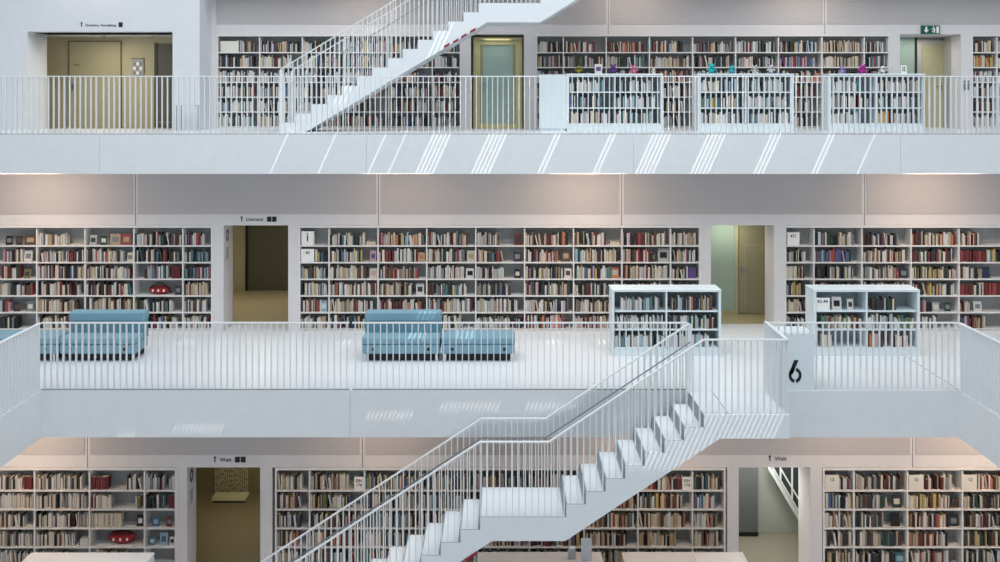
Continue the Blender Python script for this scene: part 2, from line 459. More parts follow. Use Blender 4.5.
# white block with the floor number
o = empty('floor_number_block', (4.91, 16.7, 0), 'white block with black stencilled 6 beside the stair landing', 'sign')
B(4.65, 5.17, 16.44, 17.02, 0, .92, CASE).build('block', o, bevel=.006)
m = MB(); cx, cz, r1, r2 = 4.85, .245, .125, .07
def arc(m, a0, a1):
    n = 10
    for k in range(n):
        t0 = math.radians(a0+(a1-a0)*k/n); t1 = math.radians(a0+(a1-a0)*(k+1)/n)
        q = [(cx+r*math.cos(t)*.85, cz+r*math.sin(t)) for r, t in ((r2, t0), (r1, t0), (r1, t1), (r2, t1))]
        m.prism(q, 16.432, 16.439, DARK)
arc(m, -80, 80); arc(m, 100, 260)
m.prism([(cx-.105, cz+.02), (cx-.04, cz+.02), (cx+.055, cz+.25), (cx-.015, cz+.25)], 16.432, 16.439, DARK)
tag(m.build('number', o), 'black stencilled 6')

# ---------------------------------------------------------------- books
PALC = {
 'white': '#d2d0cc', 'cream': '#cfc4ad', 'light grey': '#aeb0b2', 'grey': '#7c7f84', 'tan': '#b39a78', 'brown': '#5f4334',
 'black': '#1d1c1f', 'charcoal': '#34353b', 'dark red': '#6e2327', 'red': '#a03a3a', 'orange': '#c0703f', 'yellow': '#c4a655',
 'olive': '#77733c', 'dark green': '#27483a', 'green': '#587f5c', 'teal': '#3f7d87', 'light blue': '#8fb2c4', 'blue': '#41648c',
 'navy': '#22304f', 'purple': '#5c3f86', 'pink': '#c39aa2'}
BM = {k: mat('cover_'+k.replace(' ', '_'), v, .55, noise=.12, scale=25, sat=.8) for k, v in PALC.items()}
PAL = {
 'm': 'white white white white white light_grey cream cream cream cream tan grey light_grey light_grey charcoal black black black brown brown black dark_red dark_red red navy dark_green blue tan yellow white grey charcoal teal pink'.split(),
 'w': 'white white white white white cream cream light_grey light_grey light_grey grey charcoal black tan dark_red'.split(),
 'l': 'cream cream cream white white tan tan tan light_grey brown black dark_red charcoal'.split(),
 'd': 'black black black charcoal charcoal navy brown grey dark_red white cream white cream tan light_grey dark_green dark_green'.split(),
 'r': 'red dark_red dark_red white white cream cream light_grey black tan pink charcoal orange brown'.split(),
 'c': 'red orange yellow teal blue green white cream black navy tan dark_red white charcoal light_blue cream white black brown tan cream charcoal'.split(),
 'b': 'blue navy light_blue teal white black charcoal dark_green tan'.split(),
 'k': 'olive tan yellow cream brown black charcoal dark_green tan white'.split(),
 'p': 'purple pink red blue navy purple teal dark_red pink blue'.split(),
 'z': 'white light_grey white light_blue cream grey teal white charcoal dark_green white'.split(),
 'R': 'dark_red dark_red red dark_red'.split(),
 'C': 'cream cream cream cream'.split(),
 'Y': 'yellow orange yellow cream black'.split(),
 'G': 'green olive yellow green teal white'.split(),
}
ORD = ['zeroth', 'first', 'second', 'third', 'fourth', 'fifth', 'sixth', 'seventh', 'eighth', 'ninth', 'tenth', 'eleventh', 'twelfth', '13th', '14th', '15th', '16th', '17th', '18th', '19th', '20th',
       '21st', '22nd', '23rd', '24th', '25th', '26th', '27th', '28th', '29th', '30th', '31st', '32nd', '33rd', '34th', '35th', '36th', '37th', '38th', '39th', '40th', '41st', '42nd', '43rd', '44th', '45th']
BOOKS = []      # dicts for every spine-out book
def shelf_run(x0, x1, yfront, z, hmax, pal, info):
    x = x0; n = 0
    base_h = R.uniform(.215, .25); base_w = R.uniform(.021, .032)
    while True:
        w = base_w*R.choice([.55, .7, .9, 1, 1, 1.25, 1.7])
        if pal in 'RC': w = .035
        if x+w > x1: break
        h = min(hmax-.015, base_h*R.uniform(.8, 1.16)); dp = R.uniform(.13, .17)
        if pal in 'RC': h = base_h; dp = .15
        c = R.choice(PAL[pal]).replace('_', ' ')
        n += 1
        tilt = 0
        if R.random() < .035 and pal not in 'RC' and x+w+.05 < x1:
            tilt = R.uniform(.10, .22); 
        yo = yfront+.02+R.uniform(0, .03)
        BOOKS.append(dict(x=x, w=w, h=h, d=dp, y=yo, z=z, c=c, t=tilt, n=n, **info))
        x += w+R.choice([.001, .002, .004, .008])+(math.sin(tilt)*h*.9 if tilt else 0)
        if R.random() < .02: x += R.uniform(.02, .06)
    return n
def book_boxes(mc, mp, w, h, d, M, c):
    ct = .0022
    mc.box(0, w, 0, .003, 0, h, c, M)
    mc.box(0, ct, .003, d, 0, h, c, M); mc.box(w-ct, w, .003, d, 0, h, c, M)
    mp.box(ct, w-ct, .003, d-.004, .003, h-.006, PAGES, M)
FACE = []
def face_book(x, w, h, y, z, c, label, c2=None, lean=.14):
    """book standing face-out, leaning back"""
    o = empty('book', (x, y, z), label, 'book', 'books displayed face out')
    M = Matrix.Translation((x, y, z)) @ Matrix.Rotation(-lean, 4, 'X')
    cm = BM[c]
    MB().box(-w/2, w/2, 0, .003, 0, h, cm, M).box(-w/2, w/2, .02, .023, 0, h, cm, M).box(-w/2, -w/2+.003, .003, .02, 0, h, cm, M).build('cover', o)
    MB().box(-w/2+.003, w/2-.003, .003, .02, .004, h-.004, PAGES, M).build('pages', o)
    if c2:
        tag(MB().box(-w*.32, w*.32, -.0015, 0, h*.28, h*.72, BM[c2], M).build('cover_picture', o), c2+' picture panel')
    return o

# ---------------------------------------------------------------- bookcases
def wall_bank(lv, x0, x1, divs, nrows, cells, label, bank, group='built-in wall bookcases'):
    z = LZ[lv]; y = YW[lv]; t = .03; D = .32; top = z+2.187
    o = empty('bookcase', (x0, y, z), label, 'bookcase', group)
    fr = MB().box(x0, x0+t, y-.012, y+D, z, top, SHELF).box(x1-t, x1, y-.012, y+D, z, top, SHELF).box(x0+t, x1-t, y-.012, y+D, top-.045, top, SHELF)
    fr.build('frame', o)
    B(x0+t, x1-t, y+D-.012, y+D, z, top-.045, SBACK).build('back_panel', o)
    B(x0+t, x1-t, y-.004, y+.03, z, z+.045, SHELF).build('plinth', o)
    xs = [x0+t/2]+divs+[x1-t/2]
    zt = z+2.12; P = .343
    for d_ in divs: B(d_-.013, d_+.013, y-.006, y+D-.012, z+.045, zt, SHELF).build('divider', o)
    for r in range(6):
        zb = zt-(r+1)*P
        for c in range(len(xs)-1):
            B(xs[c]+.014, xs[c+1]-.014, y-.004, y+D-.012, zb-.026, zb, SHELF).build('shelf_board', o)
            if r >= nrows or r >= len(cells): continue
            spec = cells[r][c] if c < len(cells[r]) else 'm90'
            a, b = xs[c]+.018, xs[c+1]-.018
            for run in spec.split(','):
                if run == '-': continue
                i = [k for k, ch in enumerate(run) if ch.isalpha()][0]
                s = float(run[:i] or 0)/100; p = run[i]; en = float(run[i+1:] or 90)/100
                shelf_run(a+(b-a)*s, a+(b-a)*en, y, zb, P-.03, p, dict(bank=bank, row=r+1, col=c+1, lv=lv, s0=s))
    return o
def px_divs(pxs, lv): return [wx(p, YW[lv]) for p in pxs]
FL = 0
wall_bank(6, -12.9, -5.915, px_divs([-12-48.8, -12, 36.8, 85, 133.8, 182.8], 6), 6, [
 ['m90', 'm90', '-', 'l62', '-', 'm97', 'm80'],
 ['m90', 'm90', '30m72', 'm97', 'm80', 'm70,72d92', 'z92'],
 ['m90', 'm90', '25m68', 'm98', 'm96', '20m70,78R96', 'm97'],
 ['m90', 'm90', '20m92', 'l90', 'm97', '-', 'l90'],
 ['m90', 'm90', '20m42', 'l86', 'l97', 'd30,32m82', 'm90'],
 ['m90', 'm90', '20d62', 'l60,62m92', 'm50', 'm90', 'm90']],
 'long white wall bookcase at the left of the middle gallery, above the sofa', 'ML')
wall_bank(6, -4.14, 4.13, px_divs([329, 378, 426.7, 475.7, 524.6, 573.6, 622, 670.6], 6), 6, [
 ['-', 'm74', 'r30,30c96', 'm86', 'w52', 'l66,68r90', 'l70', 'm28,30R46,48l94', 'l90'],
 ['50c96', 'm72', 'm14,14R28,28w84', 'm80', 'm48,50d60', 'm30,30r70', 'b24,24l97', 'r66', 'm92'],
 ['m97', 'l80', 'm85', 'w80', 'w60', 'm80', 'c78', 'l97', 'm62'],
 ['m97', 'r97', 'l74', 'm82', 'd74', 'm96', 'd96', 'm90', 'm90'],
 ['r74', 'l50,50r92', 'r97', 'w97', 'w90', 'l48,48d92', 'l92', 'm90', 'm90'],
 ['l92', 'm92', 'm90', 'm76', 'w97', 'r92', 'r92', 'm90', 'm90']],
 'long white wall bookcase in the middle of the middle gallery, behind the right sofa', 'MC')
wall_bank(6, 5.86, 12.9, px_divs([814, 862, 911, 959, 1007.5, 1056, 1105], 6), 6, [
 ['-', 'd86', 'm78', 'l54,54r96', 'c45', 'm90'],
 ['d74', 'p80', 'l92', 'm36,36r60,60w90', 'R60,60c97', 'm90'],
 ['C45,48d72', '4d85', 'm52,55r78', 'k97', 'l50', 'm90'],
 ['k80', 'd90', 'm90', 'm36,38c94', 'R30,32d52,52R92', 'm90'],
 ['l86', 'm90', 'm90', 'm46', 'r24', 'm90'],
 ['d86', 'm90', 'm90', 'm60', 'p26,28l60', 'm90']],
 'long white wall bookcase at the right of the middle gallery, behind a low case', 'MR')
wall_bank(5, -12.9, -5.87, px_divs([-130.5, -75.5, -20.5, 34.5, 89.5, 144.5], 5), 5, [
 ['m90', 'm90', 'm90', '30w78,80R97', 'w88', 'R35,68w97', 'w62,78w97'],
 ['m90', 'm90', 'm90', '30w97', 'w94', 'w42,84G97', 'b66,75R97'],
 ['m90', 'm90', 'm90', '30l82', 'w97', 'C60', '-'],
 ['m90', 'm90', 'm90', '30w97', 'w72', '-', '-'],
 ['m90', 'm90', 'm90', '30w97', 'w60', 'l68', '-'],
 ['w90', 'm90', 'm90', 'm90', 'm90', 'm90', 'm90']],
 'long white wall bookcase at the left of the lower gallery, holding a red bag', 'BL')
wall_bank(5, -4.09, 4.10, px_divs([309.5, 364.5, 419.5, 474.5, 529.5, 584, 638, 692.5], 5), 5, [
 ['l86', 'l72', 'c96', 'm96', 'm96', 'm96', 'm96', 'r80', 'c90'],
 ['l88', 'k30,30m76', 'm92', 'm96', 'm96', 'm96', 'l96', 'c84', 'c78'],
 ['d74', 'm92', 'm96', 'm96', 'm96', 'c96', 'c97', 'l90', 'c80'],
 ['r64', 'r92', 'm92', 'm90', 'm90', 'm96', 'l52,52d82', 'l76', 'l84'],
 ['l70', 'm92', 'c92', 'm90', 'm90', 'm96', 'l88', 'l74', 'l76'],
 []],
 'long white wall bookcase in the middle of the lower gallery, behind the stair', 'BC')
wall_bank(5, 5.87, 12.9, px_divs([854, 907.5, 962.5, 1017.5, 1072.5, 1127.5], 5), 5, [
 ['50w97', 'w34,36d97', '28d50,50Y60,60d86', '30r97', 'm90'],
 ['m97', 'd64', 'k82', 'd97', 'm90'],
 ['l97', 'd58', 'c78', 'd97', 'm90'],
 ['d97', 'd97', 'r76', 'k97', 'm90'],
 ['k97', 'd80', 'r80', 'd97', 'm90'],
 []],
 'long white wall bookcase at the right of the lower gallery', 'BR')
wall_bank(7, -6.54, -.90, px_divs([259.6, 302.3, 345.5, 388.8, 432.3], 7), 6, [
 ['46m88', 'm92', 'w20,22d70', 'm96', 'm96', 'm90'],
 ['d90', 'w76', 'm90', 'm60,62w90', 'm92', 'w90'],
 ['w88', 'w80', 'm90', 'w90', 'm80', 'w90'],
 ['m90', 'm90', 'd92', 'm90', 'm94', 'r90'],
 ['z84', 'm90', 'm92', 'd60', 'm92', 'm90'],
 ['z86', 'l88', 'm90', 'r60,70w90', 'm92', 'w90']],
 'white wall bookcase of the upper gallery behind the climbing stair', 'TL')
wall_bank(7, .83, 9.0, px_divs([563.4, 606.3, 649.5, 692.7, 735.6, 778.5, 822, 864.3], 7), 6, [
 ['w40,40m92', 'r76', 'r90', 'c84', 'm94', 'w94', 'd35,38c90', 'l94', 'd90'],
 ['m92', 'm26,36G60,60r94', 'w26,26b90', 'l70,80w96', 'd92', 'm92', 'p92', 'l90', 'm90'],
 ['m90', 'd90', 'm90', 'r92', 'w92', 'm92', 'm92', 'd92', 'w90'],
 ['m90', 'm90', 'm90', 'w90', 'm92', 'w92', 'd90', 'm92', 'w90'],
 ['m90', 'm90', 'm90', 'l86', 'm92', 'w92', 'l80', 'm92', 'w90'],
 ['m90', 'm90', 'm90', 'm90', 'm92', 'w92', 'r84', 'm92', 'w90']],
 'long white wall bookcase of the upper gallery behind the low cases', 'TC')
wall_bank(7, 10.89, 12.95, px_divs([997, 1040.5], 7), 6, [
 ['m90', 'm90'], ['Y90', 'm90'], ['w90', 'd90'], ['w90', 'm90'], ['m90', 'm90'], ['w90', 'm90']],
 'white wall bookcase of the upper gallery at the far right edge', 'TR')

def low_case(x0, w, yf, z, n, cells, label, bank, lv, D=.52, m=CASE, mb=CASEB):
    H = 1.24; t = .045; pb = .165
    o = empty('low_bookcase', (x0, yf, z), label, 'bookcase', 'low freestanding bookcases')
    B(x0, x0+t, yf, yf+D, z, z+H-.04, m).build('side_panel', o); B(x0+w-t, x0+w, yf, yf+D, z, z+H-.04, m).build('side_panel', o)
    B(x0-.005, x0+w+.005, yf-.005, yf+D+.005, z+H-.04, z+H, m).build('top', o, bevel=.004)
    B(x0+t, x0+w-t, yf+D-.03, yf+D-.01, z, z+H-.04, mb).build('back_panel', o)
    B(x0+t, x0+w-t, yf+.012, yf+.03, z, z+pb-.02, m).build('plinth', o)
    cw = (w-2*t)/n
    for k in range(1, n): B(x0+t+k*cw-.014, x0+t+k*cw+.014, yf+.004, yf+D-.03, z+pb, z+H-.04, m).build('divider', o)
    for r in range(3):
        zb = z+pb+(2-r)*.343
        for c in range(n):
            a = x0+t+c*cw+.016; b = a+cw-.032
            B(a-.002, b+.002, yf+.006, yf+D-.03, zb-.026, zb, m).build('shelf_board', o)
            spec = cells[r][c]
            for run in spec.split(','):
                if run == '-': continue
                i = [k for k, ch in enumerate(run) if ch.isalpha()][0]
                s = float(run[:i] or 0)/100; p = run[i]; en = float(run[i+1:] or 90)/100
                shelf_run(a+(b-a)*s, a+(b-a)*en, yf+.01, zb, .3, p, dict(bank=bank, row=r+1, col=c+1, lv=lv, s0=s))
    return o
YC = 18.60
low_case(wx(612, YC), 2.03, YC, 0, 2, [['12z88', '10b20,22z45,45Y52,52b62,64l92'], ['z97', 'z60,60c97'], ['z97', 'z84']],
         'low white bookcase behind the stair head, packed with pale books', 'LC', 6)
low_case(wx(814, YC), 1.97, YC, 0, 2, [['-', '12d62'], ['10c96', 'z60,60G97'], ['10C32', '5r34,50r86']],
         'low white bookcase behind the number block, with a 42-44 card', 'LD', 6)
YU = 21.6
for px0, nm, cl, bk in [(567, 'left', [['z80', '10z90'], ['b80', 'z92'], ['l20,25w90', 'z92']], 'UA'),
                        (698, 'middle', [['w44,46b92', '6z88'], ['G44,46d70,72b90', '5w20,20r40,42z92'], ['w92', 'z96']], 'UB'),
                        (829, 'right', [['z72', 'w92'], ['w72,75b92', 'z92'], ['z64', 'Y36,40w92']], 'UC')]:
    low_case(wx(px0, YU), 2.07, YU, zz, 2, cl, 'low white bookcase in the upper gallery, %s of three with toys on top' % nm, bk, 7)
# closed cabinet at left of them
o = empty('cabinet', (1.15, 21.9, zz), 'closed white cabinet standing at the left end of the upper low bookcases', 'cabinet')
Mr = Matrix.Translation((wx(567, 21.6)-.012, 21.62, zz)) @ Matrix.Rotation(math.radians(-14), 4, 'Z')
MB().box(-.60, 0, 0, .5, .05, 1.20, CASE, Mr).build('body', o, bevel=.004)
MB().box(-.57, -.03, .03, .47, 0, .05, CASE, Mr).build('plinth', o)
MB().box(-.61, .0, -.008, .505, 1.20, 1.225, CASE, Mr).build('top', o)
# lower gallery cases
low_case(-7.90, 2.07, 16.30, LZ[5], 2, [['w90', 'w90'], ['w90', 'w90'], ['w90', 'w90']], 'low white bookcase at the lower left picture edge, seen from above', 'WL', 5, D=.56, m=mat('case_warm_lit', '#e6e2df', .45))  # warm light on the white case is put into its colour
low_case(-.37, 2.07, 16.36, LZ[5], 2, [['l90']*2]*3, 'low white bookcase under the stair carrying a pale sign card', 'WR', 5, D=.52, m=mat('case_warm_lit', '#e6e2df', .45))
low_case(2.06, 2.03, 16.36, LZ[5], 2, [['l90']*2]*3, 'low white bookcase right of the stair with white paper on top', 'WS', 5, D=.52, m=mat('case_warm_lit', '#e6e2df', .45))

# ---- spread the books: the largest in view become things, the rest one object
BANKN = {'ML': 'left middle gallery bookcase', 'MC': 'central middle gallery bookcase', 'MR': 'right middle gallery bookcase',
         'BL': 'lower left bookcase', 'BC': 'lower central bookcase', 'BR': 'lower right bookcase', 'TL': 'upper left bookcase',
         'TC': 'upper central bookcase', 'TR': 'upper right bookcase', 'LC': 'low case behind stair head', 'LD': 'low case with 42-44 card',
         'UA': 'upper left low case', 'UB': 'upper middle low case', 'UC': 'upper right low case', 'WL': 'lower left low case', 'WR': 'low case under stair', 'WS': 'low case with paper'}
def visible(b):
    Y = b['y']; px = 500+1000*(b['x']+b['w']/2)/Y; py = 100+1000*(CAMZ-b['z']-b['h']/2)/Y
    if px < 3 or px > 997 or py < 3 or py > 556: return False
    k = b['bank']
    if k == 'BL': return not (py > 549) 
    if k == 'BR': return True
    if k == 'BC':
        if px < 470: return py < 560-(px-250)*.66-10 or False
        return px > 575 and (py > 541-(px-565)*.66+14) and py < 546
    if k in ('WL', 'WR', 'WS'): return False
    if k == 'ML': return not (72 < px < 150 and py > 305) and py < 315
    if k == 'MC': return not (363 < px < 441 and py > 305) and py < 315 and not (px > 605 and py > 280)
    if k == 'MR': return not (800 < px < 925 and py > 280) and py < 315
    if k == 'LC': return py < 325
    if k == 'LD': return py < 320
    return False
for b in BOOKS:
    b['vis'] = visible(b)
    b['score'] = b['w']*b['h']/b['y']**2 if b['vis'] else 0
NIND = 262
chosen = sorted([b for b in BOOKS if b['vis']], key=lambda b: -b['score'])[:NIND]
for b in chosen: b['own'] = True
cnt = {}
for b in sorted(BOOKS, key=lambda b: (b['bank'], b['row'], b['col'], b['x'])):
    kk = (b['bank'], b['row'], b['col']); cnt[kk] = cnt.get(kk, 0)+1; b['pos'] = cnt[kk]
    b['colabel'] = b['col']
firstcol = {'ML': 2, 'BL': 3, 'MR': 0, 'BR': 0}
rest = MB()
for b in BOOKS:
    M = Matrix.Translation((b['x'], b['y'], b['z'])) 
    if b['t']:
        M = M @ Matrix.Translation((math.sin(b['t'])*b['h'], 0, 0)) @ Matrix.Rotation(-b['t']*0, 4, 'Y')
        M = Matrix.Translation((b['x'], b['y'], b['z'])) @ Matrix.Translation((math.sin(b['t'])*b['h'], 0, 0)) @ Matrix.Rotation(-b['t'], 4, 'Y')
    cm = BM[b['c']]
    if not b.get('own'):
        book_boxes(rest, rest, b['w'], b['h'], b['d'], M, cm); continue
    col = b['col']-firstcol.get(b['bank'], 0)
    lab = '%s book %s from left on %s shelf, %s bay, %s' % (b['c'], ORD[b['pos']], ORD[b['row']], ORD[col] if col > 0 else 'edge', BANKN[b['bank']])
    o = empty('book', (b['x'], b['y'], b['z']), lab, 'book', 'books standing spine out on the shelves')
    mc = MB(); mp = MB(); book_boxes(mc, mp, b['w'], b['h'], b['d'], M, cm)
    mc.build('cover', o); mp.build('pages', o)
o = rest.build('book_rows'); tag(o, 'the many further books filling the shelves of all galleries', 'book', kind='stuff')

# ---- face-out books: (bank level, row, px centre, w px, h px, colour, inset colour, label tail)
def fo(lv, row, px, w, h, c, c2, tail, yoff=.06):
    y = YW[lv]+yoff; s = 1000/y
    z = LZ[lv]+2.12-row*.343+.001
    face_book(wx(px, y), w/s, min(.29, h/s), y, z, c, '%s book displayed face out %s' % (c, tail), c2)
fo(6, 1, 9, 7, 9, 'black', 'grey', 'on top shelf at the far left edge')
fo(6, 1, 19, 7, 9, 'charcoal', 'brown', 'on top shelf, second from left edge')
fo(6, 1, 30, 11, 10, 'brown', 'tan', 'on top shelf, third from left edge')
fo(6, 1, 93, 7, 10, 'light grey', 'dark green', 'on top shelf, left of the dark green one')
fo(6, 1, 103.5, 7, 9, 'dark green', 'white', 'on top shelf, left of the tan one')
fo(6, 1, 115, 10, 11, 'tan', 'grey', 'on top shelf beside the red one')
fo(6, 1, 126, 9, 11, 'red', 'tan', 'on top shelf of the left middle bookcase')
fo(6, 2, 28, 8, 11, 'white', 'grey', 'on second shelf at far left')
fo(6, 3, 27, 6, 9, 'olive', 'charcoal', 'on third shelf at far left')
fo(6, 5, 17, 7, 9, 'charcoal', 'brown', 'on fifth shelf at far left')
fo(6, 5, 30, 7, 10, 'grey', 'white', 'on fifth shelf right of the charcoal one')
fo(6, 2, 130, 6, 9, 'cream', 'grey', 'at right end of second shelf, third bay')
fo(6, 4, 178, 6, 9, 'charcoal', 'grey', 'right of the red bag on the shelf')
fo(6, 2, 373, 6, 11, 'pink', 'purple', 'on second shelf above the right sofa')
fo(6, 3, 373.5, 8, 10, 'cream', 'pink', 'on third shelf above the right sofa')
fo(6, 5, 323.5, 7, 11, 'light blue', 'white', 'on fifth shelf left of the right sofa')
fo(6, 2, 421.5, 7, 9, 'tan', 'orange', 'on second shelf, third bay of central bookcase')
fo(6, 4, 420, 8, 11, 'white', 'charcoal', 'on fourth shelf above the sofa end')
fo(6, 2, 471, 8, 11, 'cream', 'tan', 'on second shelf, fourth bay of central bookcase')
fo(6, 3, 470, 8, 10, 'white', 'black', 'with black square on third shelf, fourth bay')
fo(6, 1, 518, 8, 11, 'dark red', 'charcoal', 'on top shelf, fifth bay of central bookcase')
fo(6, 2, 517.5, 8, 10, 'charcoal', 'grey', 'on second shelf, fifth bay of central bookcase')
fo(6, 3, 517.5, 6, 9, 'black', 'cream', 'on third shelf, fifth bay of central bookcase')
fo(6, 2, 566, 8, 11, 'brown', 'tan', 'on second shelf, sixth bay of central bookcase')
fo(6, 3, 568, 7, 10, 'white', 'brown', 'on third shelf, sixth bay of central bookcase')
fo(6, 3, 615, 8, 11, 'orange', 'light grey', 'on third shelf, seventh bay of central bookcase')
fo(6, 2, 651, 11, 9, 'brown', 'tan', 'on second shelf, eighth bay of central bookcase')
fo(6, 2, 663.5, 11, 13, 'light grey', 'black', 'black and white, on second shelf, eighth bay')
fo(6, 3, 692, 8, 11, 'purple', None, 'on third shelf at right end of central bookcase')
fo(6, 3, 896, 6, 10, 'red', 'white', 'on third shelf of right middle bookcase')
fo(6, 3, 904, 8, 10, 'charcoal', 'grey', 'on third shelf beside the red one at right')
fo(6, 5, 936, 7, 9, 'light grey', 'cream', 'on fifth shelf right of the low case')
fo(6, 5, 948, 6, 9, 'dark green', 'grey', 'on fifth shelf right of the low case')
fo(6, 5, 978, 8, 10, 'white', 'grey', 'on fifth shelf near the right edge')
fo(6, 3, 986, 8, 11, 'navy', None, 'on third shelf near the right edge')
fo(5, 3, 147.5+8, 7, 9, 'blue', 'light blue', 'on third shelf of lower left bookcase, last bay')
fo(5, 3, 169, 6, 9, 'dark red', 'grey', 'on third shelf of lower left bookcase, last bay')
fo(5, 3, 140, 6.5, 11, 'black', 'white', 'with white spots on third shelf, above the red bag')
fo(5, 4, 152, 6, 8, 'teal', 'white', 'on fourth shelf right of the red bag')
fo(5, 4, 163.5, 7.5, 12, 'light blue', 'blue', 'on fourth shelf right of the red bag')
fo(5, 4, 172, 5, 8, 'white', 'charcoal', 'on fourth shelf at the right end')
fo(5, 2, 897, 9, 12, 'charcoal', 'cream', 'with round cream picture on second shelf of lower right bookcase')
fo(5, 3, 895.5, 9, 13, 'black', None, 'leaning on third shelf of lower right bookcase')
fo(5, 2, 956, 7, 8, 'brown', 'charcoal', 'on second shelf, third bay of lower right bookcase')
fo(5, 3, 954, 9, 11, 'charcoal', 'grey', 'on third shelf, third bay of lower right bookcase')
fo(5, 5, 900, 10, 11, 'teal', 'light blue', 'on fifth shelf, second bay of lower right bookcase')
fo(7, 3, 816.5, 7, 9, 'orange', None, 'in the upper bookcase between two low cases', .02)
fo(7, 3, 681.5, 5, 9, 'orange', 'red', 'in the upper bookcase left of the middle low case', .02)

# horizontal stacks, cream
def stack(lv, row, px, w, n, c, label):
    y = YW[lv]+.03; s = 1000/y; z = LZ[lv]+2.12-row*.343
    W = w/s; x = wx(px, y)
    for k in range(n):
        o = empty('book', (x, y, z+k*.022), '%s book lying flat %s, %s of its stack' % (c, label, ['lowest', 'second', 'third', 'fourth', 'fifth', 'sixth'][k]), 'book', 'books lying flat')
        MB().box(x-W/2, x+W/2, y, y+.16, z+k*.022, z+k*.022+.003, BM[c]).box(x-W/2, x+W/2, y, y+.16, z+k*.022+.018, z+k*.022+.021, BM[c]).box(x-W/2, x+W/2, y, y+.003, z+k*.022+.003, z+k*.022+.018, BM[c]).build('cover', o)
        B(x-W/2+.004, x+W/2-.004, y+.003, y+.155, z+k*.022+.003, z+k*.022+.018, PAGES).build('pages', o)
stack(6, 1, 371, 9, 3, 'cream', 'on top shelf above the right sofa')
stack(6, 1, 615, 9, 3, 'cream', 'on top shelf, seventh bay of central bookcase')
stack(5, 4, 84, 8, 6, 'white', 'on fourth shelf of lower left bookcase')

# cards / number signs on shelves
def card(lv, row, px, w, h, txt, label, c=CREAM, ts=.09, yy=None, z=None, sh=-.02, dy=0, fill=False):
    y = yy if yy else YW[lv]+.01; s = 1000/y
    zb = z if z is not None else LZ[lv]+2.12-row*.343
    x = wx(px, y); W = w/s; H = h/s
    o = empty('shelf_sign', (x, y, zb), label, 'sign', 'number signs on the shelves')
    MB().box(x-W/2, x+W/2, y, y+.012, zb, zb+H, c).box(x-W/2, x-W/2+.006, y+.012, y+.16, zb, zb+H, c).box(x+W/2-.006, x+W/2, y+.012, y+.16, zb, zb+H, c).build('panel', o)
    for k, t in enumerate(txt.split('\n')):
        if t: text_mb(t, ts, DARK, (x+sh*0, y-.002, zb+H*.60-k*ts*1.05+dy), .002, 'CENTER', .001).build('lettering', o)
    return o
card(6, 1, 307.5, 12, 14, 'i', 'white sign box with a black letter i on top shelf', PAPER, .27, dy=-.09)
card(6, 2, 307.5, 13, 13, '40', 'white sign box with small number below the letter i box', PAPER, .09)
card(6, 1, 793.5, 12, 13, '471', 'white sign box with small number on right middle bookcase', PAPER, .09)
card(7, 1, 229.5, 18, 11, '', 'blank cream sign box on top shelf of the upper left bookcase', CREAM)
card(5, 1, 832, 13.5, 15, '12', 'cream sign box reading 12 at the left end of the lower right bookcase', CREAM, .08)
card(5, 1, 916, 14, 15, '12', 'cream sign box reading 12 in the third bay of the lower right bookcase', CREAM, .08)
card(5, 1, 970, 13.5, 15, '12', 'cream sign box reading 12 at the right picture edge', CREAM, .08)
card(5, 1, 359, 9.5, 13, 'EIN\n170', 'cream card with two lines of black letters, left of the stair rail', PAPER, .075)
card(5, 1, 687, 9, 13, 'EIN\n170', 'cream card with two lines of black letters, right of the stair', PAPER, .075)
card(6, 1, 822.5, 14.5, 12.5, '42-44', 'white sign box reading 42-44 on the low bookcase', PAPER, .085, yy=YC+.03, z=.165+2*.343)
def face_case(px, w, h, c, c2, label):
    y = YC+.06; face_book(wx(px, y), w*y/1000, h*y/1000, y, .165+2*.343+.001, c, label, c2)
face_case(837, 9.5, 13, 'white', 'black', 'white book with black cover picture on the low case beside the 42-44 card')
face_case(850.5, 6, 11, 'white', 'charcoal', 'small white book displayed second right of the 42-44 card')

# red bags with black strap on shelves
def bag(lv, row, px, w, h, label, strap):
    y = YW[lv]+.04; s = 1000/y; zb = LZ[lv]+2.12-row*.343
    x = wx(px, y); W = w/s; H = h/s
    RED = mat('bag_red', '#a01f2c', .5, noise=.15); 
    o = empty('bag', (x, y+.1, zb), label, 'bag', 'red bags on the shelves')
    m = MB().ball((x, y+.11, zb+H*.5), (W/2, .10, H*.5), RED, 18, 10)
    m.v = [(a, b, max(zb+.002, min(c, zb+H*.92))) for a, b, c in m.v]
    m.build('body', o)
    MB().tube([(x-W*.4, y+.03, zb+H*.8), (x, y-.0, zb+H*.86), (x+W*.4, y+.03, zb+H*.8)], .008, DARK).build('zip', o)
    n = 12
    if strap:
        pts = [(x-W*.35+W*.95*k/n, y+.04, zb+H*.85+.09*math.sin(math.pi*k/n)-(.13*(k/n)**3)) for k in range(n+1)]
    else:
        pts = [(x-W*.5+W*.98*k/n, y+.06, zb+H*.85+.05*math.sin(math.pi*k/n)) for k in range(n+1)]
    MB().tube(pts, .011, DARK).build('strap', o)
    e_ = MB()
    for k in (-.25, 0, .25): e_.ball((x+W*k, y+.012, zb+H*.45), (.022, .008, .03), PAPER, 8, 6)
    tag(e_.build('print', o), 'white printed spots')
bag(6, 4, 158, 22, 9.5, 'red bag with long black strap on the middle gallery shelf', True)
bag(5, 4, 120, 27, 13, 'red bag with black handles on the lower left shelf', False)

